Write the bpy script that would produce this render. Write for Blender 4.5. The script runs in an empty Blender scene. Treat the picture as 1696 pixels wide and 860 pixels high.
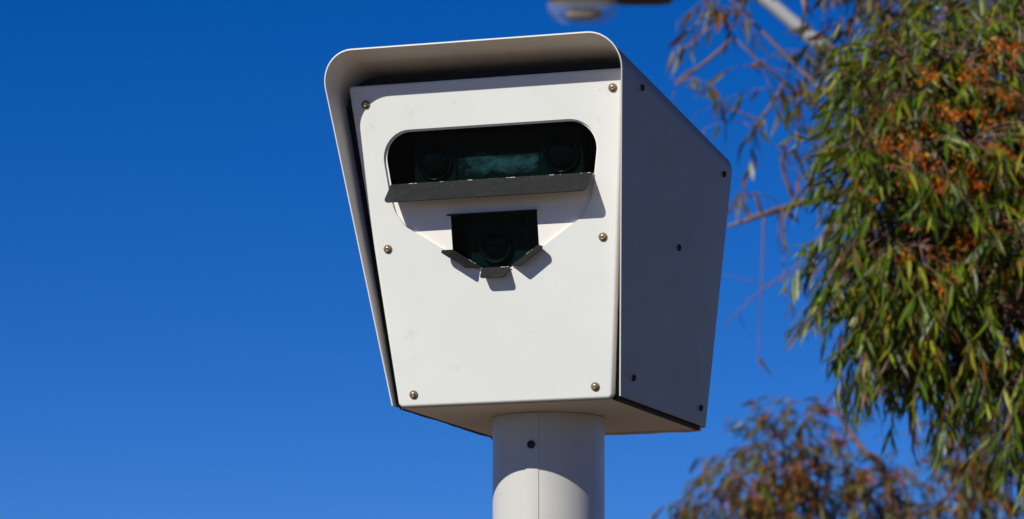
import bpy, bmesh, math, random
from mathutils import Vector, Matrix
from mathutils.geometry import tessellate_polygon

scene = bpy.context.scene
COL = scene.collection
R = math.radians

# ------------------------------------------------------------------ camera
CAM_Z = 1.6
PITCH = R(8.884)
cam_data = bpy.data.cameras.new('camera')
cam_data.sensor_width = 36.0
cam_data.lens = 150.8
cam_data.clip_start = 0.05
cam_data.clip_end = 6000
cam_data.dof.use_dof = True
cam_data.dof.focus_distance = 7.42
cam_data.dof.aperture_fstop = 9.0
cam_data.dof.aperture_blades = 7
cam = bpy.data.objects.new('camera', cam_data)
COL.objects.link(cam)
cam.location = (0, 0, CAM_Z)
cam.rotation_euler = (math.pi / 2 + PITCH, 0, 0)
scene.camera = cam

# ------------------------------------------------------------------ light
PSI = R(19.659)                       # the box is turned this far to the left
SUN_EL = R(36.0)
SUN_AZ = R(-24) - PSI                 # measured from the direction box -> camera
SDIR = Vector((math.sin(SUN_AZ) * math.cos(SUN_EL), -math.cos(SUN_AZ) * math.cos(SUN_EL), math.sin(SUN_EL)))
world = bpy.data.worlds.new('World')
scene.world = world
world.use_nodes = True
wn = world.node_tree
wn.nodes.clear()
sky = wn.nodes.new('ShaderNodeTexSky')
sky.sky_type = 'NISHITA'
sky.sun_disc = False
sky.sun_elevation = SUN_EL
sky.sun_rotation = math.atan2(SDIR.x, SDIR.y) % (2 * math.pi)
sky.altitude = 5000
sky.air_density = 1.0
sky.dust_density = 0.0
sky.ozone_density = 5.0
hs = wn.nodes.new('ShaderNodeHueSaturation')
hs.inputs['Hue'].default_value = 0.515
hs.inputs['Saturation'].default_value = 1.30
hs.inputs['Value'].default_value = 0.88
bg = wn.nodes.new('ShaderNodeBackground')
bg.inputs['Strength'].default_value = 0.10
wo = wn.nodes.new('ShaderNodeOutputWorld')
wn.links.new(sky.outputs[0], hs.inputs['Color'])
wn.links.new(hs.outputs[0], bg.inputs['Color'])
wn.links.new(bg.outputs[0], wo.inputs['Surface'])

sd = bpy.data.lights.new('sun', 'SUN')
sd.energy = 5.0
sd.angle = R(0.5)
sd.color = (1.0, 0.97, 0.92)
sun = bpy.data.objects.new('sun', sd)
COL.objects.link(sun)
sun.rotation_euler = (-SDIR).to_track_quat('-Z', 'Y').to_euler()
sun.location = (-10, -10, 20)

vs = scene.view_settings
vs.view_transform = 'Standard'
vs.look = 'None'
vs.exposure = 0.0
vs.gamma = 1.0
vs.use_curve_mapping = False

# ------------------------------------------------------------------ materials
def mat(name):
    m = bpy.data.materials.new(name)
    m.use_nodes = True
    nt = m.node_tree
    return m, nt, nt.nodes, nt.links, nt.nodes['Principled BSDF']

def noise(nt, scale, detail=4, rough=.55, coord='Object', sx=1, sy=1, sz=1):
    tc = nt.nodes.new('ShaderNodeTexCoord')
    mp = nt.nodes.new('ShaderNodeMapping')
    mp.inputs['Scale'].default_value = (sx, sy, sz)
    n = nt.nodes.new('ShaderNodeTexNoise')
    n.inputs['Scale'].default_value = scale
    n.inputs['Detail'].default_value = detail
    n.inputs['Roughness'].default_value = rough
    nt.links.new(tc.outputs[coord], mp.inputs[0])
    nt.links.new(mp.outputs[0], n.inputs['Vector'])
    return n.outputs[0]

def ramp(nt, fac, stops):
    r = nt.nodes.new('ShaderNodeValToRGB')
    e = r.color_ramp.elements
    while len(e) < len(stops):
        e.new(0.5)
    for k, (p, c) in enumerate(stops):
        e[k].position = p
        e[k].color = (c[0], c[1], c[2], 1) if not isinstance(c, (int, float)) else (c, c, c, 1)
    nt.links.new(fac, r.inputs[0])
    return r.outputs[0]

def mix(nt, fac, a, b):
    m = nt.nodes.new('ShaderNodeMix')
    m.data_type = 'RGBA'
    for s, v in ((m.inputs[0], fac), (m.inputs[6], a), (m.inputs[7], b)):
        if hasattr(v, 'links'):
            nt.links.new(v, s)
        elif isinstance(v, (int, float)):
            s.default_value = v
        else:
            s.default_value = (v[0], v[1], v[2], 1)
    return m.outputs[2]

def bump(nt, b, height, strength, dist=.002):
    n = nt.nodes.new('ShaderNodeBump')
    n.inputs['Strength'].default_value = strength
    n.inputs['Distance'].default_value = dist
    nt.links.new(height, n.inputs['Height'])
    nt.links.new(n.outputs[0], b.inputs['Normal'])

def painted(name, col, stain, amount=.5, rough=.38, stain_at=(.60, .72), vary=1.0):
    m, nt, N, L, b = mat(name)
    big = ramp(nt, noise(nt, 3.0, 5), [(.35, .0), (.7, 1.0)])
    c1 = mix(nt, big, [v * (1 - .045 * vary) for v in col], col)
    sp = ramp(nt, noise(nt, 26, 9, .62), [(stain_at[0], 0.0), (stain_at[1], amount)])
    area = ramp(nt, noise(nt, 5.0, 3), [(.42, 0.0), (.62, 1.0)])
    ml = N.new('ShaderNodeMath'); ml.operation = 'MULTIPLY'
    L.new(sp, ml.inputs[0]); L.new(area, ml.inputs[1])
    c2 = mix(nt, ml.outputs[0], c1, stain)
    spk = ramp(nt, noise(nt, 190, 2, .5), [(.735, 0.0), (.77, .55)])
    c3 = mix(nt, spk, c2, (.25, .17, .1))
    L.new(c3, b.inputs['Base Color'])
    rr = ramp(nt, noise(nt, 12, 5), [(.3, rough - .08 * vary), (.7, rough + .12 * vary)])
    L.new(rr, b.inputs['Roughness'])
    bump(nt, b, noise(nt, 420, 2), .10, .0006)
    return m

M_PLATE = painted('white_enamel', (.715, .72, .655), (.50, .40, .27), .35, .38, (.58, .73))
M_HOOD = painted('hood_enamel_shaded', (.32, .25, .165), (.26, .20, .15), .2, .5, vary=.3)  # outer face darkened to carry its shade; inside and edges stay light
M_HOODIN = painted('hood_inside_enamel', (.86, .78, .66), (.50, .42, .32), .25, .5)
M_INNER = painted('cream_enamel', (.84, .79, .70), (.45, .30, .16), .45, .45)
M_POLE = painted('pole_enamel', (.53, .52, .46), (.48, .40, .30), .5, .36, (.55, .7))
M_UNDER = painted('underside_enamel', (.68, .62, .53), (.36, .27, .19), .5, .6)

def dark_paint(name, length):
    m, nt, N, L, b = mat(name)
    tc = N.new('ShaderNodeTexCoord')
    sp = N.new('ShaderNodeSeparateXYZ')
    L.new(tc.outputs['Object'], sp.inputs[0])
    # worn chips along the hinge line and along the free edge
    def near(v0, w):
        a = N.new('ShaderNodeMath'); a.operation = 'SUBTRACT'; a.inputs[1].default_value = v0
        L.new(sp.outputs[1], a.inputs[0])
        c = N.new('ShaderNodeMath'); c.operation = 'ABSOLUTE'; L.new(a.outputs[0], c.inputs[0])
        d = N.new('ShaderNodeMath'); d.operation = 'LESS_THAN'; d.inputs[1].default_value = w
        L.new(c.outputs[0], d.inputs[0])
        return d.outputs[0]
    e = N.new('ShaderNodeMath'); e.operation = 'ADD'
    L.new(near(0.0, .0012), e.inputs[0]); L.new(near(length, .0012), e.inputs[1])
    chip = ramp(nt, noise(nt, 38, 4, .6), [(.56, 0.0), (.60, 1.0)])
    f = N.new('ShaderNodeMath'); f.operation = 'MULTIPLY'
    L.new(e.outputs[0], f.inputs[0]); L.new(chip, f.inputs[1])
    base = mix(nt, noise(nt, 30, 6), (.010, .011, .0105), (.022, .024, .022))
    dust = ramp(nt, noise(nt, 120, 4), [(.55, 0.0), (.8, .35)])
    base = mix(nt, dust, base, (.06, .057, .05))
    L.new(mix(nt, f.outputs[0], base, (.6, .58, .54)), b.inputs['Base Color'])
    b.inputs['Roughness'].default_value = .55
    b.inputs['Specular IOR Level'].default_value = .15
    bump(nt, b, noise(nt, 260, 3), .2, .0008)
    return m

def plain(name, col, rough=.5, metal=0.0, var=.25, scale=40):
    m, nt, N, L, b = mat(name)
    L.new(mix(nt, noise(nt, scale, 5), [v * (1 - var) for v in col], [min(1, v * (1 + var)) for v in col]), b.inputs['Base Color'])
    b.inputs['Roughness'].default_value = rough
    b.inputs['Metallic'].default_value = metal
    return m

M_FLAP = dark_paint('worn_black_paint', .0635)
M_FLAP2 = dark_paint('worn_black_paint_small', .0345)
M_GAPBLACK = plain('gap_black', (.012, .012, .012), .8)  # flat black colour that deepens the gaps between hood and body
M_WASHER = plain('brown_washer', (.22, .14, .075), .55, .3)
M_BOLT = plain('bolt_metal', (.42, .36, .27), .35, .9)
M_DARKBOLT = plain('dark_bolt_metal', (.035, .03, .028), .5, .5)
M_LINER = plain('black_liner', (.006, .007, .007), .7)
M_DARKTEAL = plain('flash_casing', (.022, .032, .034), .5, 0, .9, 18)
M_TEAL = plain('dark_teal_casting', (.04, .062, .062), .5, 0, .6, 30)
M_EQUIP = plain('equipment_grey', (.022, .032, .034), .5, 0, .5, 25)
M_LENS = plain('lens_ring_metal', (.022, .030, .032), .2, .3)
M_LENSGLASS = plain('lens_glass', (.004, .010, .012), .04)
M_GALV = plain('galvanised_steel', (.40, .40, .385), .6, .1, .06, 4)
M_LAMPDARK = plain('dark_lamp_casting', (.035, .033, .032), .6)
M_LAMPGREY = plain('grey_lamp_casting', (.34, .33, .32), .5)

def mottled_panel():  # pale streaks painted on as reflections seen in the window
    m, nt, N, L, b = mat('painted_reflection')
    st0 = noise(nt, 22, 8, .7, 'Object', 1, 2.2, 1)
    tc = N.new('ShaderNodeTexCoord'); mp = N.new('ShaderNodeMapping')
    mp.inputs['Scale'].default_value = (7, 28, 1); mp.inputs['Location'].default_value = (0, .25, 0)
    gr = N.new('ShaderNodeTexGradient'); gr.gradient_type = 'SPHERICAL'
    L.new(tc.outputs['Object'], mp.inputs[0]); L.new(mp.outputs[0], gr.inputs[0])
    ms = N.new('ShaderNodeMath'); ms.operation = 'MULTIPLY'
    L.new(st0, ms.inputs[0]); L.new(ramp(nt, gr.outputs[0], [(0.0, .45), (.7, 1.15)]), ms.inputs[1])
    st = ms.outputs[0]
    c = mix(nt, ramp(nt, st, [(.42, 0.0), (.75, 1.0)]), (.022, .032, .034), (.65, .56, .62))
    L.new(c, b.inputs['Base Color'])
    b.inputs['Roughness'].default_value = .45
    return m
M_REFL = mottled_panel()

def glass(name, tint, refl=.04):
    m, nt, N, L, b = mat(name)
    N.remove(b)
    out = N['Material Output']
    t = N.new('ShaderNodeBsdfTransparent'); t.inputs[0].default_value = (*tint, 1)
    g = N.new('ShaderNodeBsdfGlossy'); g.inputs['Roughness'].default_value = .03
    lw = N.new('ShaderNodeLayerWeight'); lw.inputs['Blend'].default_value = .5
    pw = N.new('ShaderNodeMath'); pw.operation = 'POWER'; pw.inputs[1].default_value = 5
    L.new(lw.outputs['Facing'], pw.inputs[0])
    fr = N.new('ShaderNodeMath'); fr.operation = 'MULTIPLY_ADD'; fr.inputs[1].default_value = .9; fr.inputs[2].default_value = refl
    L.new(pw.outputs[0], fr.inputs[0])
    mx = N.new('ShaderNodeMixShader')
    L.new(fr.outputs[0], mx.inputs[0]); L.new(t.outputs[0], mx.inputs[1]); L.new(g.outputs[0], mx.inputs[2])
    L.new(mx.outputs[0], out.inputs['Surface'])
    return m
M_GLASS = glass('green_tinted_glass', (.16, .33, .32), .010)

def bowl_mat():
    m, nt, N, L, b = mat('clouded_plastic_bowl')
    b.inputs['Base Color'].default_value = (.62, .62, .60, 1)
    b.inputs['Roughness'].default_value = .3
    out = N['Material Output']
    t = N.new('ShaderNodeBsdfTransparent'); t.inputs[0].default_value = (.92, .94, .96, 1)
    mx = N.new('ShaderNodeMixShader'); mx.inputs[0].default_value = .16
    L.new(t.outputs[0], mx.inputs[1]); L.new(b.outputs[0], mx.inputs[2])
    L.new(mx.outputs[0], out.inputs['Surface'])
    return m
M_BOWL = bowl_mat()

def leaf_mat(name):
    m, nt, N, L, b = mat(name)
    at = N.new('ShaderNodeVertexColor'); at.layer_name = 'leaf_colour'
    b.inputs['Roughness'].default_value = .42
    b.inputs['Specular IOR Level'].default_value = .35
    L.new(at.outputs[0], b.inputs['Base Color'])
    tr = N.new('ShaderNodeBsdfTranslucent')
    L.new(at.outputs[0], tr.inputs[0])
    mx = N.new('ShaderNodeMixShader'); mx.inputs[0].default_value = .36
    L.new(b.outputs[0], mx.inputs[1]); L.new(tr.outputs[0], mx.inputs[2])
    L.new(mx.outputs[0], N['Material Output'].inputs['Surface'])
    return m
M_LEAF = leaf_mat('gum_leaf')

def bark_mat(name, a, b2):
    m, nt, N, L, b = mat(name)
    n = noise(nt, 14, 6, .6, 'Object', 1, 1, .3)
    L.new(mix(nt, ramp(nt, n, [(.3, 0.0), (.7, 1.0)]), a, b2), b.inputs['Base Color'])
    b.inputs['Roughness'].default_value = .75
    bump(nt, b, n, .4, .01)
    return m
M_BARK = bark_mat('gum_bark', (.20, .14, .11), (.42, .33, .28))
M_BARK_DARK = bark_mat('purple_brown_bark', (.12, .075, .065), (.24, .155, .14))
M_TWIG = bark_mat('reddish_twig', (.11, .055, .04), (.22, .12, .09))

# ------------------------------------------------------------------ helpers
def link(name, me, m, parent=None, mtx=None):
    o = bpy.data.objects.new(name, me)
    COL.objects.link(o)
    if m is not None and me is not None and not me.materials:
        me.materials.append(m)
    o.parent = parent
    if mtx is not None:
        o.matrix_local = mtx
    return o

def empty(name, loc=(0, 0, 0), rz=0):
    o = bpy.data.objects.new(name, None)
    COL.objects.link(o)
    o.location = loc
    o.rotation_euler = (0, 0, rz)
    o.empty_display_size = .1
    return o

def tag(o, label, cat, group=None):
    o['label'] = label
    o['category'] = cat
    if group:
        o['group'] = group

def mesh(name, verts, faces, smooth=None):
    me = bpy.data.meshes.new(name)
    me.from_pydata([tuple(v) for v in verts], [], faces)
    if smooth is True:
        me.polygons.foreach_set('use_smooth', [True] * len(me.polygons))
    elif smooth:
        me.polygons.foreach_set('use_smooth', smooth)
    me.update()
    return me

def fix(me):
    bm = bmesh.new(); bm.from_mesh(me)
    bmesh.ops.recalc_face_normals(bm, faces=bm.faces)
    bm.to_mesh(me); bm.free(); me.update()
    return me

def round_poly(corners, radii, inset=0.0, seg=8):
    """convex CCW polygon, offset inwards, corners filleted"""
    n = len(corners)
    P = [Vector(c) for c in corners]
    lines = []
    for i in range(n):
        a, b = P[i], P[(i + 1) % n]
        d = (b - a).normalized()
        nn = Vector((-d.y, d.x))
        lines.append((a + nn * inset, d))
    pts = []
    for i in range(n):
        (p1, d1), (p2, d2) = lines[i - 1], lines[i]
        cr = d1.x * d2.y - d1.y * d2.x
        if abs(cr) < 1e-9:
            C = p2
        else:
            t = ((p2 - p1).x * d2.y - (p2 - p1).y * d2.x) / cr
            C = p1 + d1 * t
        r = max(radii[i] - inset, 1e-5)
        ang = math.acos(max(-1, min(1, d1.dot(d2))))
        tl = r * math.tan(ang / 2)
        n1 = Vector((-d1.y, d1.x))
        ctr = C - d1 * tl + n1 * r
        a0 = math.atan2(-n1.y, -n1.x)
        if radii[i] <= 0:
            pts.append(C.copy())
            continue
        for k in range(seg + 1):
            a = a0 + ang * k / seg
            pts.append(ctr + Vector((math.cos(a), math.sin(a))) * r)
    return pts

def sheet(name, corners, radii, thick, edge=0.0, holes=(), seg=8, back=True):
    """flat panel in XY, front face at z=0, body to z=-thick, rounded front rim"""
    verts, faces, sm = [], [], []
    def ring(pts, z):
        b = len(verts)
        verts.extend((p.x, p.y, z) for p in pts)
        return list(range(b, b + len(pts)))
    rims = []
    K = 4 if edge > 0 else 0
    for k in range(K, -1, -1) if K else [0]:
        a = (k / K) * math.pi / 2 if K else 0
        rims.append(ring(round_poly(corners, radii, edge * (1 - math.cos(a)) if K else 0, seg), -edge * (1 - math.sin(a)) if K else 0))
    rims.append(ring(round_poly(corners, radii, 0, seg), -thick))
    for A, B in zip(rims[:-1], rims[1:]):
        n = len(A)
        for i in range(n):
            faces.append((A[i], B[i], B[(i + 1) % n], A[(i + 1) % n])); sm.append(edge > 0)
    front, rear = [rims[0]], [rims[-1]]
    for hc, hr in holes:
        hp = round_poly(hc, hr, 0, seg)
        A, B = ring(hp, 0.0), ring(hp, -thick)
        n = len(A)
        for i in range(n):
            faces.append((A[i], A[(i + 1) % n], B[(i + 1) % n], B[i])); sm.append(False)
        front.append(A); rear.append(B)
    for loops, flip in ((front, False), (rear, True)):
        if flip and not back:
            continue
        flat = [i for l in loops for i in l]
        for t in tessellate_polygon([[Vector(verts[i]) for i in l] for l in loops]):
            f = [flat[i] for i in t]
            a, b, c = (Vector(verts[i]) for i in f)
            up = (b - a).cross(c - a).z > 0
            if up == flip:
                f.reverse()
            faces.append(tuple(f)); sm.append(False)
    return mesh(name, verts, faces, sm)

def lathe(name, prof, seg=18, smooth=True):
    verts, faces = [], []
    for r, z in prof:
        for i in range(seg):
            a = 2 * math.pi * i / seg
            verts.append((r * math.cos(a), r * math.sin(a), z))
    for k in range(len(prof) - 1):
        for i in range(seg):
            j = (i + 1) % seg
            faces.append((k * seg + i, k * seg + j, (k + 1) * seg + j, (k + 1) * seg + i))
    faces.append(tuple((len(prof) - 1) * seg + i for i in range(seg)))
    return mesh(name, verts, faces, [smooth] * (len(faces) - 1) + [False])

def tube_data(pts, rads, seg, verts, faces):
    base = len(verts)
    n = len(pts)
    prev = None
    for i in range(n):
        d = (pts[min(i + 1, n - 1)] - pts[max(i - 1, 0)])
        d = d.normalized() if d.length > 1e-9 else Vector((0, 0, 1))
        if prev is None:
            u = d.orthogonal().normalized()
        else:
            u = (prev - d * prev.dot(d)).normalized()
        prev = u
        w = d.cross(u)
        for k in range(seg):
            a = 2 * math.pi * k / seg
            verts.append(tuple(pts[i] + (u * math.cos(a) + w * math.sin(a)) * rads[i]))
    for i in range(n - 1):
        for k in range(seg):
            j = (k + 1) % seg
            faces.append((base + i * seg + k, base + i * seg + j, base + (i + 1) * seg + j, base + (i + 1) * seg + k))
    faces.append(tuple(base + (n - 1) * seg + k for k in range(seg)))
    faces.append(tuple(base + seg - 1 - k for k in range(seg)))

def smooth_path(P, sub=6):
    """Catmull-Rom through (point, radius) pairs"""
    P = [(Vector(p), r) for p, r in P]
    out, rad = [], []
    for i in range(len(P) - 1):
        p0 = P[max(i - 1, 0)][0]; p1, r1 = P[i]; p2, r2 = P[i + 1]; p3 = P[min(i + 2, len(P) - 1)][0]
        for k in range(sub):
            t = k / sub
            out.append(.5 * ((2 * p1) + (p2 - p0) * t + (2 * p0 - 5 * p1 + 4 * p2 - p3) * t * t + (3 * p1 - p0 - 3 * p2 + p3) * t ** 3))
            rad.append(r1 + (r2 - r1) * t)
    out.append(P[-1][0].copy()); rad.append(P[-1][1])
    return out, rad

def box_mesh(name, sx, sy, sz, bev=.0015):
    bm = bmesh.new()
    bmesh.ops.create_cube(bm, size=1)
    bmesh.ops.scale(bm, vec=(sx, sy, sz), verts=bm.verts)
    if bev:
        bmesh.ops.bevel(bm, geom=bm.edges[:], offset=bev, segments=2, affect='EDGES')
    me = bpy.data.meshes.new(name); bm.to_mesh(me); bm.free()
    return me

# ------------------------------------------------------------------ ground
def ground():
    verts, faces = [], []
    rng = random.Random(3)
    rings = [0, 4, 8, 14, 22, 34, 55, 90, 150, 300, 700, 1500, 3000]
    seg = 48
    for r in rings:
        for i in range(seg):
            a = 2 * math.pi * i / seg
            z = 0 if r < 20 else rng.uniform(-.02, .02)
            verts.append((r * math.cos(a), 6 + r * math.sin(a), z))
    for k in range(len(rings) - 1):
        for i in range(seg):
            j = (i + 1) % seg
            faces.append((k * seg + i, (k + 1) * seg + i, (k + 1) * seg + j, k * seg + j))
    me = mesh('ground', verts, faces, True)
    m, nt, N, L, b = mat('dry_red_dirt')
    n1 = noise(nt, .35, 8, .6)
    n2 = noise(nt, 9, 6, .6)
    c = mix(nt, ramp(nt, n1, [(.35, 0.0), (.65, 1.0)]), (.095, .062, .038), (.135, .095, .060))
    c = mix(nt, ramp(nt, n2, [(.5, 0.0), (.75, .6)]), c, (.06, .04, .025))
    L.new(c, b.inputs['Base Color'])
    b.inputs['Roughness'].default_value = .9
    bump(nt, b, n2, .6, .03)
    o = link('ground', me, m)
    o['kind'] = 'structure'
ground()

# ------------------------------------------------------------------ speed camera on its pole
ZB = 2.5006                      # underside of the box
PY = .2310                       # pole axis behind the front edge of the underside
T = Vector((-.0127, 7.373, 0))
cp, sp_ = math.cos(PSI), math.sin(PSI)
root = empty('speed_camera', (T.x + PY * sp_, T.y + PY * cp, 0), -PSI)
tag(root, 'white speed camera housing with hooded top and dark windows on thick round pole', 'speed camera')
OFF = Matrix.Translation((0, -PY, ZB))          # box coordinates -> root coordinates

WB, WT, LEAN, HT = .1965, .2530, .1055, .5545
SL = math.hypot(LEAN, HT)
UX = Vector((1, 0, 0)); VX = Vector((0, -LEAN, HT)) / SL; NX = Vector((0, -HT, -LEAN)) / SL
PM = Matrix(((UX.x, VX.x, NX.x, 0), (UX.y, VX.y, NX.y, 0), (UX.z, VX.z, NX.z, 0), (0, 0, 0, 1)))   # panel frame (u, v, n)
def at_panel(u=0, v=0, n=0):
    return OFF @ PM @ Matrix.Translation((u, v, n))

# --- hood: one bent sheet over left side, roof and right side
HU_T, HU_B, HC, HCB, HH, HB = .2785, .2105, .187, -.002, .6045, .0045
HZR, HYR, HYB = .5120, .510, .507
def hood_half(z):
    return HU_B + (HU_T - HU_B) * (z - HB) / (HH - HB)
RC = .057
def hood_profile(zc, inset, zlow, rc=RC, seg=12):
    xl, xc = hood_half(zlow) - inset, hood_half(zc) - inset
    zc = zc - inset
    d1 = Vector((xc - xl, zc - zlow)).normalized()          # going up the right side
    d2 = Vector((-1, 0))
    ang = math.acos(d1.dot(d2))
    r = rc - inset
    tl = r * math.tan(ang / 2)
    n1 = Vector((-d1.y, d1.x))
    C = Vector((xc, zc)) - d1 * tl + n1 * r
    a0 = math.atan2(-n1.y, -n1.x)
    right = [Vector((xl, zlow))]
    L0 = Vector((xc, zc)) - d1 * tl - right[0]
    for k in range(1, 8):
        right.append(right[0] + L0 * k / 8)
    for k in range(seg + 1):
        a = a0 + ang * k / seg
        right.append(C + Vector((math.cos(a), math.sin(a))) * r)
    left = [Vector((-p.x, p.y)) for p in reversed(right)]
    x0, x1 = right[-1].x, left[0].x
    midp = [Vector((x0 + (x1 - x0) * k / 8, zc)) for k in range(1, 8)]
    return right + midp + left

def build_hood():
    TH = .0024
    RB = .012
    RR = .036
    def section(inset):
        rows = []
        front = hood_profile(HH, inset, HB)
        rows.append([Vector((p.x, -(HCB + (HC - HCB) * min(1, (p.y - HB) / (HH - inset - HB))), p.y)) for p in front])
        rearp = hood_profile(HZR, inset, HB, RR)
        rear = [Vector((p.x, HYB + (HYR - HYB) * (p.y - HB) / (HZR - HB) - RB, p.y)) for p in rearp]
        for k in (.25, .5, .75):
            rows.append([a.lerp(b, k) for a, b in zip(rows[0], rear)])
        rows.append(rear)
        for k in range(1, 7):                                # bend round the back edge
            a = k / 6 * math.pi / 2
            ins = inset + (RB - inset) * (1 - math.cos(a))
            pr = hood_profile(HZR, ins, HB, RR)
            rows.append([Vector((p.x, HYB + (HYR - HYB) * (p.y - HB) / (HZR - HB) - RB + (RB - inset) * math.sin(a), p.y)) for p in pr])
        pr = hood_profile(HZR, .035, HB, RR + .005)
        rows.append([Vector((p.x, HYB + (HYR - HYB) * (p.y - HB) / (HZR - HB) - inset, p.y)) for p in pr])
        return rows
    verts, faces, slot = [], [], []
    grids = []
    for ins in (0, TH):
        rows = section(ins)
        g = []
        for r in rows:
            b = len(verts); verts.extend(r); g.append(list(range(b, b + len(r))))
        grids.append(g)
    A, B = grids
    nr, nc = len(A), len(A[0])
    sm = []
    for i in range(nr - 1):
        for j in range(nc - 1):
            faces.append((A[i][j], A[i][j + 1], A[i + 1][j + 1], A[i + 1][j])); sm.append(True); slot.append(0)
            faces.append((B[i][j], B[i + 1][j], B[i + 1][j + 1], B[i][j + 1])); sm.append(True); slot.append(1)
    for j in range(nc - 1):
        faces.append((A[0][j], B[0][j], B[0][j + 1], A[0][j + 1])); sm.append(False); slot.append(2)
        faces.append((A[-1][j], A[-1][j + 1], B[-1][j + 1], B[-1][j])); sm.append(False); slot.append(0)
    for i in range(nr - 1):
        for j in (0, nc - 1):
            faces.append((A[i][j], A[i + 1][j], B[i + 1][j], B[i][j])); sm.append(False); slot.append(0)
    me = mesh('hood', verts, faces, sm)
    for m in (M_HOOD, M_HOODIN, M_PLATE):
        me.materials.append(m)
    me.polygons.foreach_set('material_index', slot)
    fix(me)
    bm = bmesh.new(); bm.from_mesh(me)
    for e in bm.edges:                                       # crisp cut edges
        if len(e.link_faces) == 2 and e.calc_face_angle() > R(50):
            e.smooth = False
    bm.to_mesh(me); bm.free()
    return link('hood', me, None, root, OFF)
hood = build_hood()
hood['label'] = 'bent white sheet hood overhanging the front'

# --- body: the tray inside the hood
def body_half(z):
    return WB + (WT - WB) * z / HT
def build_body():
    tw = .004
    yb = .485
    zt = HT - .010
    zr = HZR - .035
    def fy(z):
        return -LEAN * z / HT + .0165
    outer = [Vector((-WB + .004, fy(0), .0)), Vector((WB - .004, fy(0), .0)), Vector((body_half(zt) - .004, fy(zt), zt)), Vector((-body_half(zt) + .004, fy(zt), zt))]
    rear = [Vector((-WB + .004, yb, .0)), Vector((WB - .004, yb, .0)), Vector((body_half(zr) - .004, yb, zr)), Vector((-body_half(zr) + .004, yb, zr))]
    verts = outer + rear
    faces = [(0, 4, 5, 1), (1, 5, 6, 2), (2, 6, 7, 3), (3, 7, 4, 0), (4, 7, 6, 5)]
    me = mesh('housing_body', verts, faces)
    o = link('housing_body', me, M_UNDER, root, OFF)
    md = o.modifiers.new('thickness', 'SOLIDIFY'); md.thickness = .003; md.offset = -1
    me.materials.append(M_GAPBLACK)
    me.polygons.foreach_set('material_index', [0, 1, 1, 1, 0])  # sides and top blacked out to carry the shade of the gap
    fix(me)
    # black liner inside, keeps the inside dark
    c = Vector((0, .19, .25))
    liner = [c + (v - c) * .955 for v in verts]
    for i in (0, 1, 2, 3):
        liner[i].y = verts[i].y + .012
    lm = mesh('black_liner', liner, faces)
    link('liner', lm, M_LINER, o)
    return o
body = build_body()

# dark strips in the gap along both lower edges, and the strip along the rear
def strip(name, a, b, w, h, m, parent, seed):
    rng = random.Random(seed)
    n = 16
    verts, faces = [], []
    d = (b - a)
    side = Vector((0, 0, 1)).cross(d).normalized()
    for i in range(n + 1):
        p = a + d * i / n
        jz = rng.uniform(-.0010, .0006)
        for sx, sz in ((-1, 0), (1, 0), (1, 1), (-1, 1)):
            verts.append(p + side * sx * w / 2 + Vector((0, 0, sz * h + (jz if sz == 0 else 0))))
    for i in range(n):
        for k in range(4):
            j = (k + 1) % 4
            faces.append((i * 4 + k, i * 4 + j, i * 4 + 4 + j, i * 4 + 4 + k))
    faces += [(3, 2, 1, 0), tuple(n * 4 + k for k in range(4))]
    return link(name, fix(mesh(name, verts, faces)), m, parent, OFF if parent is root else None)
for s in (-1, 1):
    strip('gap_strip', Vector((s * (WB + .0015), .02, .0005)), Vector((s * (WB + .0015), .494, -.0005)), .0085, .012, M_GAPBLACK, root, 5 + s)
strip('rear_rim', Vector((-WB - .006, .492, -.003)), Vector((WB + .006, .492, -.003)), .008, .012, M_UNDER, root, 11)

# black fillers added to deepen shade between body and hood, behind the front panel
def side_shade_fill(s):
    pts = []
    for z in (.006, HT - .030):
        f = -LEAN * z / HT
        for x, y in ((body_half(z) - .006, f + .020), (hood_half(z) - .0035, f + .020), (hood_half(z) - .0035, f + .07), (body_half(z) - .006, f + .07)):
            pts.append(Vector((s * x, y, z)))
    me = mesh('side_shade_fill', pts, [(0, 1, 2, 3), (4, 7, 6, 5), (0, 4, 5, 1), (1, 5, 6, 2), (2, 6, 7, 3), (3, 7, 4, 0)])
    link('side_shade_fill', fix(me), M_GAPBLACK, root, OFF)
for s in (-1, 1):
    side_shade_fill(s)
def top_shade_fill():
    y0, y1 = -.080, -.030
    prof = hood_profile(HH - (HH - HZR) * (y1 + HC) / (HYR + HC) - .004, .006, HT - .035)
    n = len(prof)
    verts = [Vector((p.x, y, p.y)) for y in (y0, y1) for p in prof]
    faces = [(i, i + 1, n + i + 1, n + i) for i in range(n - 1)] + [tuple(range(n)), tuple(range(2 * n - 1, n - 1, -1)), (0, n, 2 * n - 1, n - 1)]
    link('top_shade_fill', fix(mesh('top_shade_fill', verts, faces)), M_GAPBLACK, root, OFF)
top_shade_fill()

# --- front panel with keyhole cut-out
CUT = [(-.0285, .2295), (.0285, .2295), (.1620, .3150), (.1800, .3400), (.1885, .3740), (.2085, .4835), (-.2010, .4835), (-.1885, .3740), (-.1800, .3400), (-.1620, .3150)]
CUTR = [.004, .004, .03, .05, .1, .050, .050, .1, .05, .03]
front = link('front_panel', sheet('front_panel', [(-WB, 0), (WB, 0), (WT, SL), (-WT, SL)], [.010, .010, .006, .006], .015, .0055, [(CUT, CUTR)], 10), M_PLATE, root, at_panel())
front['label'] = 'white enamel front panel with keyhole shaped cut-out'

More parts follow.
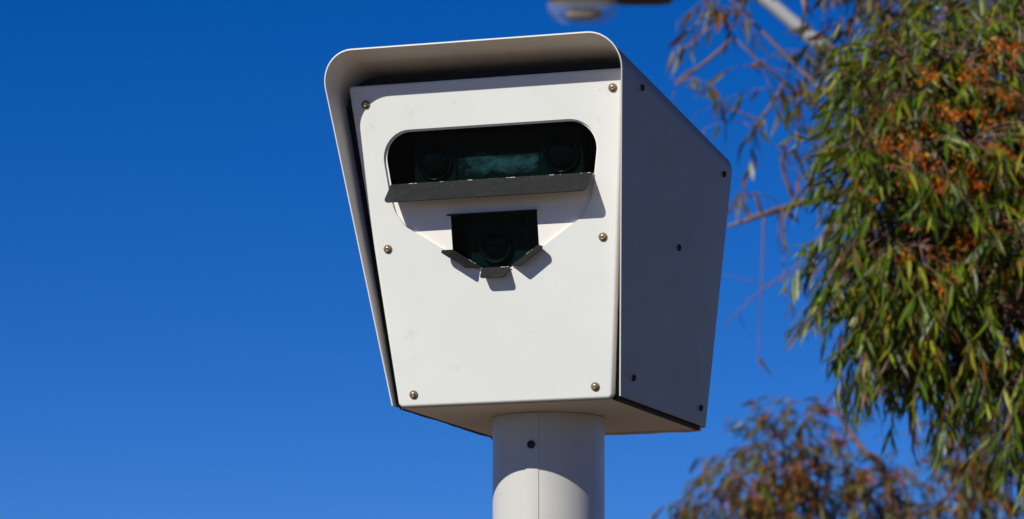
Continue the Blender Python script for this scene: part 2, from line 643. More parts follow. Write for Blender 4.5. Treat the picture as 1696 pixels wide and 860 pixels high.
# --- recessed cream panel with the two window openings
REC = -.0045
WIN_A = [(-.1855, .3870), (.1875, .3870), (.2035, .4795), (-.1960, .4795)]
WIN_AR = [.002, .002, .046, .046]
WIN_B = [(-.026, .2345), (.026, .2345), (.0795, .2690), (.0795, .3305), (-.0795, .3305), (-.0795, .2690)]
WIN_BR = [.002] * 6
inner = link('recessed_panel', sheet('recessed_panel', [(-.205, .222), (.205, .222), (.212, .495), (-.212, .495)], [.004] * 4, .0025, 0, [(WIN_A, WIN_AR), (WIN_B, WIN_BR)], 12), M_INNER, root, at_panel(0, 0, REC))
inner['label'] = 'cream recessed panel around the dark windows'
def grow(c, d):
    cx = sum(p[0] for p in c) / len(c); cy = sum(p[1] for p in c) / len(c)
    return [(p[0] + (d if p[0] > cx else -d), p[1] + (d if p[1] > cy else -d)) for p in c]
for c, r in ((WIN_A, WIN_AR), (WIN_B, WIN_BR)):
    link('window_pane', sheet('window_pane', grow(c, .004), r, .0001, 0, (), 12, back=False), M_GLASS, inner, Matrix.Translation((0, 0, -.0045)))

# --- equipment behind the glass
flash = link('flash_unit', sheet('flash_unit', [(-.155, -.048), (.155, -.048), (.155, .048), (-.155, .048)], [.006] * 4, .03, .002), M_DARKTEAL, root, at_panel(0, .424, -.049))
link('reflection_panel', sheet('reflection_panel', [(-.074, -.046), (.074, -.046), (.074, .030), (-.074, .030)], [.01] * 4, .003, .001), M_REFL, flash, Matrix.Translation((0, 0, .002)))  # added panel that carries the painted reflection streaks
flash['label'] = 'dark flash unit behind the upper window'
ring_me = lathe('lens_ring', [(.0335, 0), (.0335, .004), (.0305, .006), (.028, .004), (.0275, -.004)], 36)
glass_me = lathe('lens_glass', [(.0272, .0), (.025, .003), (.018, .006), (.009, .0075), (.002, .008)], 30)
base_me = box_mesh('lens_mount', .078, .060, .004)
for u in (-.117, .117):
    mnt = link('lens_mount', base_me, M_EQUIP, flash, Matrix.Translation((u, -.012, .0015)))
    link('lens_ring', ring_me, M_LENS, mnt, Matrix.Translation((0, .012, .0015)))
    link('lens_glass', glass_me, M_LENSGLASS, mnt, Matrix.Translation((0, .012, .0022)))
unit = link('camera_unit', sheet('camera_unit', [(-.072, -.048), (.072, -.048), (.072, .048), (-.072, .048)], [.006] * 4, .05, .003), M_TEAL, root, at_panel(0, .283, -.042))
unit['label'] = 'dark camera unit behind the lower window'
link('lens_barrel', lathe('lens_barrel', [(.030, 0), (.030, .006), (.028, .008), (.025, .007), (.024, .001)], 36), M_EQUIP, unit, Matrix.Translation((-.012, -.012, .001)))
link('lens_glass', lathe('lens_glass', [(.0238, .0), (.021, .002), (.014, .004), (.006, .005), (.001, .0052)], 30), M_LENSGLASS, unit, Matrix.Translation((-.012, -.012, .0015)))
link('bracket', box_mesh('bracket', .010, .024, .012), M_LENS, unit, Matrix.Translation((.036, .030, .006)))
link('bracket', box_mesh('bracket', .009, .012, .012), M_LENS, unit, Matrix.Translation((-.060, .036, .006)))

# --- flaps: parallelograms hinged on the window edges
def flap(name, h0, h1, o0, o1, m, rad=.006, th=.0022):
    """hinge h0->h1 and free edge o0->o1 in panel coordinates"""
    h0, h1, o0, o1 = map(Vector, (h0, h1, o0, o1))
    x = (h1 - h0).normalized()
    y = (o0 - h0); y = (y - x * y.dot(x)).normalized()
    z = x.cross(y)
    loc = lambda p: ((p - h0).dot(x), (p - h0).dot(y))
    pts = [loc(h0), loc(h1), loc(o1), loc(o0)]
    me = sheet(name, pts, [.0005, .0005, rad, rad], th, .0008, (), 6)
    M = Matrix(((x.x, y.x, z.x, h0.x), (x.y, y.y, z.y, h0.y), (x.z, y.z, z.z, h0.z), (0, 0, 0, 1)))
    o = link(name, me, m, root, OFF @ PM @ M)
    return o
o = flap('window_flap', (-.1855, .388, REC + .002), (.1870, .388, REC + .002), (-.1845, .3585, .0415), (.1860, .3585, .0415), M_FLAP, .010)
o['label'] = 'long worn black flap below the upper window'
HN = REC + .002
flap('small_flap', (-.026, .2345, HN), (.026, .2345, HN), (-.0235, .2185, .0210), (.0235, .2185, .0210), M_FLAP2)
flap('small_flap', (-.0795, .2690, HN), (-.0280, .2358, HN), (-.0970, .2700, .0225), (-.0500, .2352, .0225), M_FLAP2)
flap('small_flap', (.0280, .2358, HN), (.0795, .2690, HN), (.0500, .2352, .0215), (.0970, .2690, .0215), M_FLAP2)
flap('small_flap', (.0800, .3310, HN), (-.0800, .3310, HN), (.0850, .3325, .0080), (-.0850, .3325, .0080), M_FLAP2, .003)

# --- bolts
washer_me = lathe('washer', [(.0078, 0), (.0078, .0009), (.0072, .0013), (.0046, .0013)], 20)
head_me = lathe('bolt_head', [(.0046, .0008), (.0046, .0030), (.0040, .0042), (.0026, .0046), (.0019, .0046), (.0018, .0028)], 16)
for u, v in ((-.2220, .532), (.2320, .532), (-.1978, .278), (.1978, .278), (-.167, .022), (.167, .022)):
    w = link('washer', washer_me, M_WASHER, front, Matrix.Translation((u, v, .0004)))
    link('bolt', head_me, M_BOLT, w)
side_me = lathe('side_bolt', [(.0062, -.0005), (.0062, .0012), (.0045, .0040), (.0022, .0050)], 14)
sl = (HU_T - HU_B) / (HH - HB)
SN = Vector((1, 0, -sl)).normalized()
SQ = SN.to_track_quat('Z', 'Y').to_matrix().to_4x4()
for y, z in ((-.055, .528), (.452, .462), (.235, .295), (.060, .042), (.455, .035)):
    for s in (1, -1):
        P = Vector((hood_half(z), y, z))
        if s == 1:
            link('side_bolt', side_me, M_DARKBOLT, hood, Matrix.Translation(P) @ SQ)
        else:
            Q = Vector((-SN.x, 0, SN.z)).to_track_quat('Z', 'Y').to_matrix().to_4x4()
            link('side_bolt', side_me, M_DARKBOLT, hood, Matrix.Translation((-P.x, y, z)) @ Q)

# --- pole
PR = .0995
pole = link('pole', lathe('pole', [(PR, 0), (PR, .004), (PR, .6), (PR, 1.2), (PR, 1.8), (PR, 2.3), (PR, ZB - .004), (PR, ZB - .002), (PR, ZB - .0006)], 96), M_POLE, root)
def seam():
    verts, faces = [], []
    a0 = -math.pi / 2 + PSI - R(17)          # towards the viewer, a little to the left
    half = R(7.0)
    rows = 24
    zs = [.02 + (ZB - .0215) * i / rows for i in range(rows + 1)]
    prof = [(-half, .0), (-half, .0021), (-half * .5, .0021), (0, .0020), (half * .5, .0018), (half * .9, .0016), (half, .0)]
    for z in zs:
        for a, r in prof:
            verts.append(((PR - .0004 + r) * math.cos(a0 + a), (PR - .0004 + r) * math.sin(a0 + a), z))
    n = len(prof)
    for i in range(rows):
        for k in range(n - 1):
            faces.append((i * n + k, i * n + k + 1, (i + 1) * n + k + 1, (i + 1) * n + k))
    me = fix(mesh('seam_strip', verts, faces, True))
    bm = bmesh.new(); bm.from_mesh(me)
    for e in bm.edges:
        if len(e.link_faces) == 2 and e.calc_face_angle() > R(25):
            e.smooth = False
    bm.to_mesh(me); bm.free()
    link('seam_strip', me, M_POLE, pole)
    d = Vector((math.cos(a0 - R(1)), math.sin(a0 - R(1)), 0))
    link('pole_bolt', lathe('pole_bolt', [(.0072, 0), (.0072, .002), (.0055, .0045), (.003, .005), (.0025, .003)], 18), M_DARKBOLT, pole,
         Matrix.Translation(d * (PR + .0018) + Vector((0, 0, ZB - .058))) @ d.to_track_quat('Z', 'Y').to_matrix().to_4x4())
    link('base_flange', lathe('base_flange', [(.19, 0), (.19, .02), (.185, .024), (.11, .024), (.104, .03), (.1, .06)], 40), M_POLE, pole)
seam()

# ------------------------------------------------------------------ street lamp
def street_lamp():
    D = 26.0
    r = empty('street_lamp', (3.62, D, 0))
    tag(r, 'grey street lamp with curved arm and clear bowl high behind the tree', 'street lamp')
    def tube(name, P, m, seg=16, sub=6):
        v, f = [], []
        pts, rad = smooth_path(P, sub)
        pts = [p - Vector((3.62, 0, 0)) for p in pts]
        tube_data(pts, rad, seg, v, f)
        return link(name, mesh(name, v, f, True), m, r)
    tube('post', [((3.62, 0, 0), .085), ((3.62, 0, 2.5), .075), ((3.62, 0, 5.2), .062)], M_GALV)
    tube('arm', [((3.62, 0, 5.15), .060), ((3.50, 0, 5.75), .057), ((2.98, 0, 6.22), .050), ((2.03, 0, 6.91), .044), ((1.575, 0, 7.29), .042), ((1.38, 0, 7.42), .040), ((1.15, 0, 7.44), .038), ((.86, 0, 7.38), .036)], M_GALV)
    # luminaire: dark gear casting at the rear, pale canopy with the bowl in front
    def shell(name, x0, x1, zb, zt, w0, w1, m, par, seg=20):
        v, f = [], []
        n = 9
        for i in range(n):
            t = i / (n - 1)
            x = x0 + (x1 - x0) * t
            w = w0 + (w1 - w0) * t
            e = (1 - (2 * t - 1) ** 6) ** .5 * .9 + .1
            for k in range(seg):
                a = 2 * math.pi * k / seg
                cy, cz = math.cos(a), math.sin(a)
                y = math.copysign(abs(cy) ** .6, cy) * w * e
                z = (zb + zt) / 2 + math.copysign(abs(cz) ** .6, cz) * (zt - zb) / 2 * e
                v.append((x - 3.62, y, z))
        for i in range(n - 1):
            for k in range(seg):
                j = (k + 1) % seg
                f.append((i * seg + k, i * seg + j, (i + 1) * seg + j, (i + 1) * seg + k))
        f += [tuple(range(seg))[::-1], tuple((n - 1) * seg + k for k in range(seg))]
        return link(name, mesh(name, v, f, True), m, par)
    shell('gear_housing', .60, 1.035, 7.266, 7.42, .14, .11, M_LAMPDARK, r)
    can = shell('canopy', .185, .70, 7.262, 7.44, .13, .16, M_LAMPGREY, r)
    v, f = [], []
    seg, rows = 28, 8
    cx, cz = .44 - 3.62, 7.262
    for i in range(rows + 1):
        t = i / rows * math.pi / 2 * .96
        for k in range(seg):
            a = 2 * math.pi * k / seg
            ca, sa = math.cos(a), math.sin(a)
            q = math.cos(t) ** .45
            v.append((cx + math.copysign(abs(ca) ** .75, ca) * .225 * q, math.copysign(abs(sa) ** .75, sa) * .14 * q, cz - math.sin(t) * .115))
    for i in range(rows):
        for k in range(seg):
            j = (k + 1) % seg
            f.append((i * seg + k, i * seg + j, (i + 1) * seg + j, (i + 1) * seg + k))
    f.append(tuple(rows * seg + k for k in range(seg)))
    link('bowl', fix(mesh('bowl', v, f, True)), M_BOWL, r)
    lm = lathe('lamp_tube', [(.002, -.11), (.03, -.10), (.04, -.05), (.04, .05), (.03, .10), (.012, .12)], 14)
    link('lamp_tube', lm, plain('lamp_brown_glass', (.30, .22, .15), .3), r, Matrix.Translation((cx, 0, 7.205)) @ Matrix.Rotation(math.pi / 2, 4, 'Y'))
street_lamp()

# ------------------------------------------------------------------ gum trees
F_PX = 7104.5
def ray_at(px, py, d):
    """world point in the photographed direction at depth d (used to lay out limbs)"""
    x = (px - 848) / F_PX; y = (430 - py) / F_PX
    k = d / (math.cos(PITCH) - y * math.sin(PITCH))
    return Vector((x * k, d, CAM_Z + (math.sin(PITCH) + y * math.cos(PITCH)) * k))

def in_view(p):
    d = p.y * math.cos(PITCH) + (p.z - CAM_Z) * math.sin(PITCH)
    u = -p.y * math.sin(PITCH) + (p.z - CAM_Z) * math.cos(PITCH)
    return 848 + F_PX * p.x / d, 430 - F_PX * u / d

def leaf_shape(L, W, bend, curl, segs=4):
    """lanceolate sickle-shaped blade hanging along -Z from the origin; returns verts, faces"""
    v, f = [], []
    for i in range(segs + 1):
        t = i / segs
        w = W * (math.sin(math.pi * min(1, t * .93 + .05)) ** .8) * (1 - .35 * t) if 0 < i < segs else W * .04
        x = bend * L * t * t
        y = curl * L * (t - .5) ** 2
        z = -L * t
        v += [(x - w / 2, y + w * .12, z), (x, y, z), (x + w / 2, y + w * .12, z)]
    for i in range(segs):
        a = i * 3
        f += [(a, a + 1, a + 4, a + 3), (a + 1, a + 2, a + 5, a + 4)]
    return v, f

SHAPES = []
_r = random.Random(77)
for k in range(10):
    SHAPES.append(leaf_shape(1.0, _r.uniform(.10, .18), _r.uniform(-.25, .25), _r.uniform(-.25, .25)))

GREEN = [(.100, .170, .004), (.135, .205, .005), (.048, .096, .004), (.215, .255, .009), (.090, .150, .005), (.024, .052, .004), (.280, .260, .014), (.165, .145, .005), (.058, .115, .004)]
OLIVE = [(.120, .135, .014), (.175, .150, .018), (.075, .105, .014), (.20, .145, .02), (.060, .085, .016)]
SPARSE = [(.08, .10, .012), (.14, .14, .02), (.055, .075, .015), (.15, .09, .035), (.07, .05, .04), (.20, .18, .035)]
RUST = [(.22, .080, .012), (.16, .065, .015), (.26, .10, .015), (.12, .055, .025)]
PALE = [(.30, .32, .22), (.24, .27, .17)]

VARIANTS = {}
def leaf_variant(si, col):
    key = (si, col)
    if key not in VARIANTS:
        v, f = SHAPES[si]
        me = mesh('leaf', v, f, True)
        ca = me.color_attributes.new('leaf_colour', 'FLOAT_COLOR', 'POINT')
        ca.data.foreach_set('color', [c for _ in v for c in (*col, 1.0)])
        me.materials.append(M_LEAF)
        VARIANTS[key] = me
    return VARIANTS[key]

def gum_tree(label, base, limbs, blobs, pal, rng, leaf_len, n_parts, twig_r=.0025, extras=(), blossoms=(), bark=None, dens=1.3, wide=1.0):
    """limbs: list of [(point, radius), ...]; blobs: (centre, radii, twigs, leaves per twig, droop)"""
    root = empty('gum_tree', base)
    tag(root, label, 'tree', 'gum trees')
    B = Vector(base)
    tv, tf = [], []
    limb_pts = []
    for P in limbs:
        pts, rad = smooth_path(P, 6)
        # slight wander
        for i in range(1, len(pts) - 1):
            pts[i] = pts[i] + Vector((rng.uniform(-1, 1), rng.uniform(-1, 1), rng.uniform(-1, 1))) * rad[i] * .35
        tube_data([p - B for p in pts], rad, 9, tv, tf)
        limb_pts += list(zip(pts, rad))
    link('trunk', mesh('trunk', tv, tf, True), bark or M_BARK, root)
    bv, bf = [], []
    leaves = []                                   # (pos, quat, length, shape, colour)
    def add_leaf(p, d, col=None):
        z = -d.normalized()
        q = z.to_track_quat('Z', 'Y') if abs(z.z) < .999 else Matrix.Identity(3).to_quaternion()
        q = Matrix(q.to_matrix() @ Matrix.Rotation(rng.uniform(0, 6.283), 3, 'Z')).to_quaternion()
        if col is None:
            x = rng.random()
            col = rng.choice(RUST) if x < pal[1] else rng.choice(PALE) if x < pal[1] + pal[2] else rng.choice(pal[0])
        leaves.append((p, q, leaf_len * rng.uniform(.6, 1.25), rng.randrange(10), col))
    def spray(p0, d0, n, length, droop, r):
        pts = [p0.copy()]
        d = d0.normalized()
        st = 6
        for i in range(st):
            d = (d + Vector((rng.uniform(-.18, .18), rng.uniform(-.18, .18), -droop * .22))).normalized()
            pts.append(pts[-1] + d * length / st)
        tube_data([q - B for q in pts], [r * (1 - .75 * i / st) for i in range(st + 1)], 4, bv, bf)
        for k in range(n):
            t = (.18 + .82 * (k + rng.random() * .6) / n) * st
            i = min(int(t), st - 1)
            p = pts[i].lerp(pts[i + 1], t - i)
            ld = Vector((rng.uniform(-.8, .8), rng.uniform(-.8, .8), -rng.uniform(.25, 1.4) * (0.45 + droop)))
            ld += (pts[i + 1] - pts[i]).normalized() * .8
            add_leaf(p, ld)
        return pts
    for c, rr, nt_, nl, droop in blobs:
        nt_ = max(3, int(nt_ * dens))
        near = min(limb_pts, key=lambda q: (q[0] - c).length)
        n0 = near[0]
        mid = n0.lerp(c, .5) + Vector((rng.uniform(-.05, .05), rng.uniform(-.05, .05), (c - n0).length * .10))
        pts, rad = smooth_path([(n0, min(near[1], .014) * .8), (mid, .008), (c, .005)], 5)
        tube_data([p - B for p in pts], rad, 6, bv, bf)
        hubs = [pts[len(pts) * 2 // 3], c]
        for s in range(max(2, nt_ // 7)):
            u = Vector((rng.gauss(0, 1), rng.gauss(0, 1), rng.gauss(0, 1))).normalized() * rng.uniform(.35, .75)
            h = c + Vector((u.x * rr[0], u.y * rr[1], u.z * rr[2]))
            src = rng.choice(hubs[:2])
            m2 = src.lerp(h, .5) + Vector((0, 0, .04 * (src - h).length)) + Vector((rng.uniform(-.02, .02), rng.uniform(-.02, .02), 0))
            pts, rad = smooth_path([(src, .005), (m2, .0042), (h, .003)], 4)
            tube_data([p - B for p in pts], rad, 5, bv, bf)
            hubs.append(h)
        for s in range(nt_):
            u = Vector((rng.gauss(0, 1), rng.gauss(0, 1), rng.gauss(0, 1))).normalized() * rng.uniform(.3, 1.0) ** .6
            p = c + Vector((u.x * rr[0], u.y * rr[1], u.z * rr[2]))
            h = min(hubs, key=lambda q: (q - p).length)
            d0 = (p - h)
            pm = h.lerp(p, .5) + Vector((0, 0, d0.length * .12))
            tube_data([h - B, pm - B, p - B], [.0028, .0025, .0022], 4, bv, bf)
            spray(p, d0.normalized() * .6 + Vector((rng.uniform(-.5, .5), rng.uniform(-.5, .5), rng.uniform(-.2, .3))), nl, leaf_len * rng.uniform(1.6, 3.0), droop, twig_r)
    for P, n, col in extras:                      # hand-placed twigs with a few leaves
        pts, rad = smooth_path(P, 5)
        tube_data([p - B for p in pts], rad, 5, bv, bf)
        for k in range(n):
            t = rng.uniform(.35, 1.0) * (len(pts) - 1)
            i = min(int(t), len(pts) - 2)
            add_leaf(pts[i].lerp(pts[i + 1], t - i), Vector((rng.uniform(-.5, .5), rng.uniform(-.5, .5), -1)), col)
    link('branches', mesh('branches', bv, bf, True), M_TWIG, root)
    # leaves that show largest become parts of the crown, the rest one mass
    vis = []
    for i, lf in enumerate(leaves):
        x, y = in_view(lf[0])
        if 0 <= x <= 1696 and -10 <= y <= 850:
            vis.append((lf[0].y - lf[2] * 8, i))
    vis.sort()
    chosen = set(i for _, i in vis[:n_parts])
    cv, cf, cc = [], [], []
    for i, (p, q, L, si, col) in enumerate(leaves):
        if i in chosen:
            continue
        v, f = SHAPES[si]
        b = len(cv)
        mtx = Matrix.Translation(p - B) @ q.to_matrix().to_4x4() @ Matrix.Diagonal((L * wide, L * wide, L, 1))
        cv += [tuple(mtx @ Vector(a)) for a in v]
        cf += [tuple(b + j for j in a) for a in f]
        k = rng.uniform(.8, 1.2)
        cc += [c for _ in v for c in (col[0] * k, col[1] * k, col[2] * k, 1.0)]
    me = mesh('crown', cv, cf, True)
    ca = me.color_attributes.new('leaf_colour', 'FLOAT_COLOR', 'POINT')
    ca.data.foreach_set('color', cc)
    crown = link('crown', me, M_LEAF, root)
    crown['kind'] = 'stuff'
    for i in sorted(chosen):
        p, q, L, si, col = leaves[i]
        link('leaf', leaf_variant(si, col), None, crown, Matrix.Translation(p - B) @ q.to_matrix().to_4x4() @ Matrix.Diagonal((L * wide, L * wide, L, 1)))
    # orange blossom: tiny curled petals and stalks, too small to pick apart
    v, f, cl = [], [], []
    for (c, size, n) in blossoms:
        subs = [c + Vector((rng.gauss(0, .7), rng.gauss(0, .7), rng.gauss(0, .45))) * size for _ in range(9)]
        for k in range(n):
            p = rng.choice(subs) + Vector((rng.gauss(0, 1), rng.gauss(0, 1), rng.gauss(0, .7))) * size * .24 - B
            col = rng.choice([(.68, .150, .006), (.75, .20, .010), (.45, .095, .007), (.72, .27, .03), (.55, .10, .008), (.30, .09, .012)])
            q = Matrix.Rotation(rng.uniform(0, 6.28), 3, 'Z') @ Matrix.Rotation(rng.gauss(0, .9), 3, 'X') @ Matrix.Rotation(rng.gauss(0, .9), 3, 'Y')
            L = rng.uniform(.008, .030); W = L * rng.uniform(.15, .4)
            b0 = len(v)
            for x, y, z in ((0, 0, 0), (-W / 2, W * .3, -L * .45), (W / 2, W * .3, -L * .45), (W * .2, 0, -L)):
                v.append(tuple(p + q @ Vector((x, y, z))))
            f += [(b0, b0 + 1, b0 + 2), (b0 + 1, b0 + 3, b0 + 2)]
            cl += [x for _ in range(4) for x in (*col, 1.0)]
    if v:
        me = mesh('blossom', v, f, False)
        ca = me.color_attributes.new('leaf_colour', 'FLOAT_COLOR', 'POINT')
        ca.data.foreach_set('color', cl)
        o = link('blossom', me, M_LEAF, root)
        o['kind'] = 'stuff'
        o['label'] = 'orange blossom among the leaves'
    return root

def V(*a):
    return Vector(a)

# nearest tree: dense hanging green crown on the right
d = 13.0
near_base = V(2.9, 13.6, 0)
P = ray_at
rng = random.Random(11)
limbs = [
    [(near_base, .20), (V(2.85, 13.55, 1.2), .17), (V(2.75, 13.5, 2.5), .14), (V(2.7, 13.45, 3.6), .11), (V(2.5, 13.4, 4.6), .07)],
    [(V(2.72, 13.45, 3.0), .09), (P(1800, 330, 13.3), .055), (P(1640, 250, 13.1), .035), (P(1520, 215, 13.0), .022), (P(1440, 230, 12.9), .010)],
    [(V(2.73, 13.5, 2.7), .08), (P(1850, 560, 13.2), .045), (P(1680, 500, 13.0), .028), (P(1540, 470, 12.9), .016), (P(1430, 500, 12.9), .008)],
    [(V(2.7, 13.45, 3.5), .07), (P(1850, 100, 13.3), .045), (P(1700, 60, 13.2), .028), (P(1600, 90, 13.1), .014)],
]
def bl(px, py, dd, rx, ry, rz, n, nl, droop):
    return (P(px, py, dd), (rx, ry, rz), n, nl, droop)
blobs = [
    bl(1620, 130, 13.0, .24, .22, .13, 46, 14, 0.68), bl(1524, 190, 13.0, .16, .22, .13, 40, 14, 0.68), bl(1700, 60, 13.3, .22, .25, .14, 34, 14, 0.60),
    bl(1660, 270, 12.9, .24, .25, .15, 56, 14, 0.75), bl(1504, 300, 12.9, .20, .25, .15, 50, 14, 0.75), bl(1459, 255, 12.9, .09, .15, .09, 18, 10, .8),
    bl(1670, 400, 12.9, .24, .25, .15, 56, 14, 0.75), bl(1514, 420, 12.9, .20, .25, .14, 50, 14, 0.75), bl(1444, 400, 12.9, .07, .15, .12, 16, 10, 1),
    bl(1660, 520, 12.9, .24, .25, .13, 52, 14, 0.83), bl(1504, 510, 12.9, .18, .22, .11, 40, 14, 0.83), bl(1449, 525, 12.9, .07, .12, .09, 14, 10, 1.1),
    bl(1562, 590, 12.9, .22, .2, .09, 36, 10, 1.2), bl(1700, 620, 12.8, .12, .2, .13, 26, 10, 1.2), bl(1710, 720, 12.8, .07, .15, .12, 12, 9, 1.2),
    bl(1820, 300, 13.2, .3, .4, .3, 60, 9, 1), bl(1840, 560, 13.1, .3, .4, .25, 50, 9, 1), bl(1820, 20, 13.3, .3, .4, .25, 40, 9, 1),
    bl(1500, 105, 13.1, .15, .2, .12, 24, 12, .7), bl(1590, 50, 13.2, .18, .2, .10, 22, 12, .7), bl(1450, 180, 13.0, .08, .15, .08, 10, 10, .7),
    bl(2000, 200, 13.6, .35, .5, .4, 50, 8, 1), bl(1980, 500, 13.5, .35, .5, .35, 40, 8, 1), bl(1770, -180, 13.6, .4, .5, .25, 50, 8, 1),
]
bloss = []
for px, py, s in ((1512, 250, .07), (1540, 268, .06), (1500, 290, .06), (1610, 285, .07), (1635, 300, .06), (1590, 320, .05), (1560, 310, .05), (1640, 95, .06), (1688, 75, .05), (1480, 240, .05), (1450, 330, .03), (1560, 470, .035), (1640, 370, .05), (1500, 420, .03), (1610, 130, .04), (1530, 120, .03), (1585, 420, .055), (1612, 408, .05), (1660, 250, .05), (1690, 470, .05), (1530, 370, .04), (1665, 160, .05), (1620, 190, .05), (1570, 180, .04), (1690, 330, .05)):
    bloss.append((P(px, py, 12.70), s, int(100 * s / .05)))
gum_tree('nearest gum tree, dense hanging green leaves with orange blossom filling the right edge', near_base, limbs, blobs, (GREEN, .13, .035), rng, .088, 300, .0022,
         extras=[], blossoms=bloss, dens=2.1)

# sparse tree behind it: thin purple-brown twigs reaching to the upper left
rng = random.Random(23)
far_base = V(2.6, 18.6, 0)
d = 18.0
limbs = [
    [(far_base, .22), (V(2.55, 18.5, 1.5), .18), (V(2.4, 18.4, 3.2), .14), (V(2.3, 18.3, 4.4), .11), (V(2.4, 18.2, 6.0), .07), (V(2.5, 18.3, 7.2), .03)],
    [(V(2.36, 18.35, 4.0), .06), (P(1560, 290, 18.2), .035), (P(1400, 318, 18.0), .022), (P(1330, 335, 18.0), .017), (P(1262, 356, 17.9), .012), (P(1205, 375, 17.9), .006)],
    [(V(2.3, 18.3, 4.5), .06), (P(1520, 250, 18.1), .022), (P(1430, 205, 18.0), .013), (P(1340, 130, 18.0), .009), (P(1265, 55, 18.0), .007), (P(1190, -20, 18.0), .004)],
    [(P(1420, 205, 18.0), .012), (P(1340, 165, 18.0), .009), (P(1260, 105, 17.9), .006), (P(1215, 60, 17.9), .004)],
    [(V(2.35, 18.25, 5.2), .05), (P(1600, 20, 18.2), .03), (P(1500, -20, 18.0), .015), (P(1440, 10, 18.0), .006)],
    [(V(2.32, 18.3, 4.7), .05), (P(1760, 60, 18.2), .03), (P(1860, -20, 18.2), .015)],
]
blobs = [
    bl(1225, 20, 18.0, .12, .12, .05, 9, 5, .8), bl(1170, 10, 18.0, .05, .1, .04, 4, 5, 1),
    bl(1265, 110, 17.9, .12, .15, .08, 9, 5, .8), bl(1320, 150, 18.0, .13, .15, .07, 10, 5, .6), bl(1235, -5, 18.0, .10, .15, .05, 6, 5, .6),
    bl(1120, 140, 17.9, .045, .06, .035, 5, 4, .9), bl(1250, 210, 17.9, .09, .1, .06, 8, 5, 1), bl(1300, 240, 17.9, .10, .1, .09, 8, 5, 1),
    bl(1420, 110, 18.0, .14, .15, .10, 26, 9, .8), bl(1440, 15, 18.0, .10, .2, .1, 15, 7, .8), bl(1460, 60, 18.1, .18, .2, .13, 22, 8, .8), bl(1560, 40, 18.2, .22, .2, .12, 24, 8, .8),
    bl(1660, 40, 18.2, .25, .3, .12, 28, 8, .8), bl(1400, 200, 18.0, .10, .12, .1, 12, 6, .9), bl(1250, 320, 17.9, .07, .08, .04, 5, 4, 1),
    bl(1500, -120, 18.2, .5, .5, .25, 50, 9, .8), bl(1750, -80, 18.3, .5, .5, .3, 50, 9, .8), bl(1330, -90, 18.0, .35, .3, .15, 20, 6, .8), bl(1650, -400, 18.3, .7, .7, .5, 70, 9, .8), bl(1950, 80, 18.4, .5, .6, .6, 60, 9, .8),
]
TW = lambda *pts: [(P(x, y, 17.9), r) for x, y, r in pts]
extras = [
    (TW((1265, 355, .005), (1262, 450, .003), (1258, 530, .0022), (1256, 585, .0018)), 0, None),
    (TW((1300, 345, .005), (1298, 420, .003), (1300, 500, .002)), 1, (.17, .16, .05)),
    (TW((1295, 345, .005), (1290, 380, .003), (1288, 395, .002)), 3, (.17, .16, .05)),
    (TW((1400, 330, .006), (1330, 430, .004), (1250, 490, .003), (1200, 540, .002)), 1, None),
    (TW((1420, 440, .005), (1330, 450, .003), (1270, 470, .002), (1200, 455, .0015)), 0, None),
    (TW((1380, 420, .005), (1320, 490, .003), (1312, 495, .002)), 3, (.20, .19, .06)),
    (TW((1240, 360, .004), (1228, 330, .003), (1225, 318, .002)), 5, (.22, .18, .05)),
    (TW((1256, 583, .002), (1255, 585, .0018), (1255, 588, .0015)), 2, (.16, .08, .05)),
    (TW((1262, 200, .004), (1210, 180, .003), (1150, 150, .0025), (1110, 128, .002)), 2, (.16, .08, .05)),
]
gum_tree('sparse gum tree behind the nearest one, thin purplish twigs reaching up left', far_base, limbs, blobs, (SPARSE, .18, .05), rng, .105, 300, .0022, extras, bark=M_BARK_DARK, dens=.7, wide=1.6)

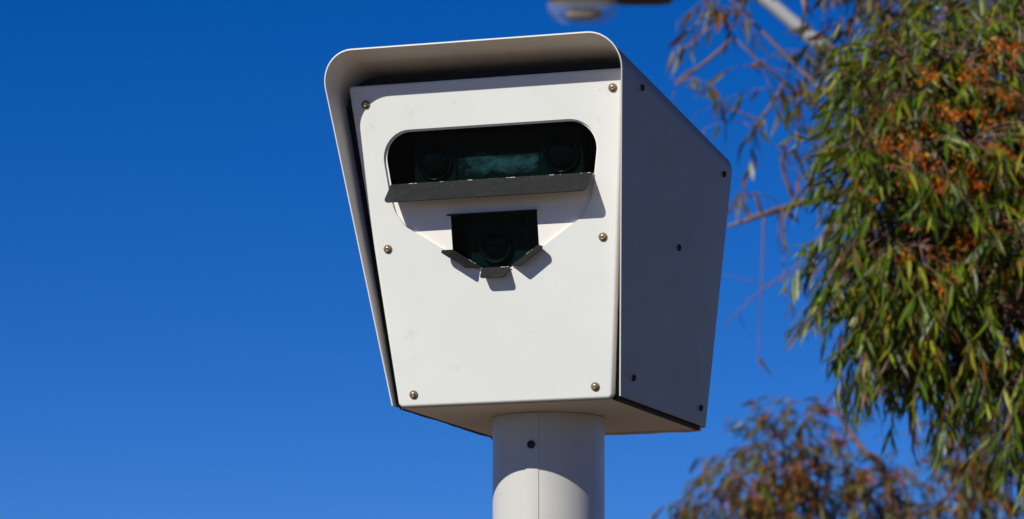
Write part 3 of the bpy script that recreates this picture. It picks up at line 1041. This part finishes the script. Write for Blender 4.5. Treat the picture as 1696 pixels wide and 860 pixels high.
# low far tree: blurred rusty crown along the lower right
rng = random.Random(37)
d = 21.0
low_base = V(2.15, 21.4, 0)
limbs = [
    [(low_base, .14), (V(2.12, 21.35, 1.0), .12), (V(2.05, 21.3, 2.0), .09), (V(1.95, 21.2, 2.9), .06)],
    [(V(2.05, 21.3, 2.2), .05), (P(1480, 840, 21.0), .03), (P(1425, 740, 21.0), .016), (P(1390, 690, 21.0), .008)],
    [(V(2.08, 21.3, 2.0), .05), (P(1380, 880, 21.0), .03), (P(1290, 810, 21.0), .016), (P(1250, 750, 21.0), .008)],
    [(V(2.03, 21.3, 2.4), .05), (P(1600, 820, 21.0), .03), (P(1650, 740, 21.0), .014)],
]
blobs = [
    bl(1250, 780, 21.0, .17, .25, .14, 40, 10, .7), bl(1300, 750, 21.0, .14, .2, .13, 30, 10, .7), bl(1190, 830, 21.0, .13, .2, .1, 22, 10, .7),
    bl(1350, 680, 21.0, .08, .1, .05, 10, 9, .5), bl(1390, 735, 21.0, .09, .1, .09, 14, 9, .5), bl(1340, 830, 21.0, .2, .25, .14, 46, 10, .7),
    bl(1430, 830, 21.0, .2, .25, .12, 36, 10, .7), bl(1480, 800, 21.0, .13, .15, .09, 16, 9, .7), bl(1540, 850, 21.0, .2, .25, .12, 34, 10, .7),
    bl(1620, 790, 20.9, .2, .25, .16, 46, 10, .8), bl(1660, 720, 20.9, .18, .2, .16, 34, 10, .8), bl(1590, 730, 20.9, .10, .1, .1, 14, 9, .8),
    bl(1250, 930, 21.0, .35, .4, .25, 60, 9, .7), bl(1480, 960, 21.0, .4, .4, .25, 60, 9, .7), bl(1700, 900, 21.0, .35, .4, .3, 60, 9, .7), bl(1780, 760, 21.0, .3, .4, .3, 40, 9, .8),
]
bloss = [(P(px, py, 20.7), s, int(60 * s / .05)) for px, py, s in ((1300, 770, .08), (1270, 800, .08), (1330, 800, .07), (1375, 675, .05), (1385, 725, .05), (1440, 790, .07), (1590, 830, .08), (1640, 840, .08), (1600, 720, .06), (1250, 840, .08), (1310, 840, .08), (1670, 810, .06))]
gum_tree('low gum tree with rusty crown along the bottom, beneath the hanging green leaves', low_base, limbs, blobs, (OLIVE, .28, .03), rng, .092, 300, .0025, (), bloss, bark=M_BARK_DARK, wide=1.15)
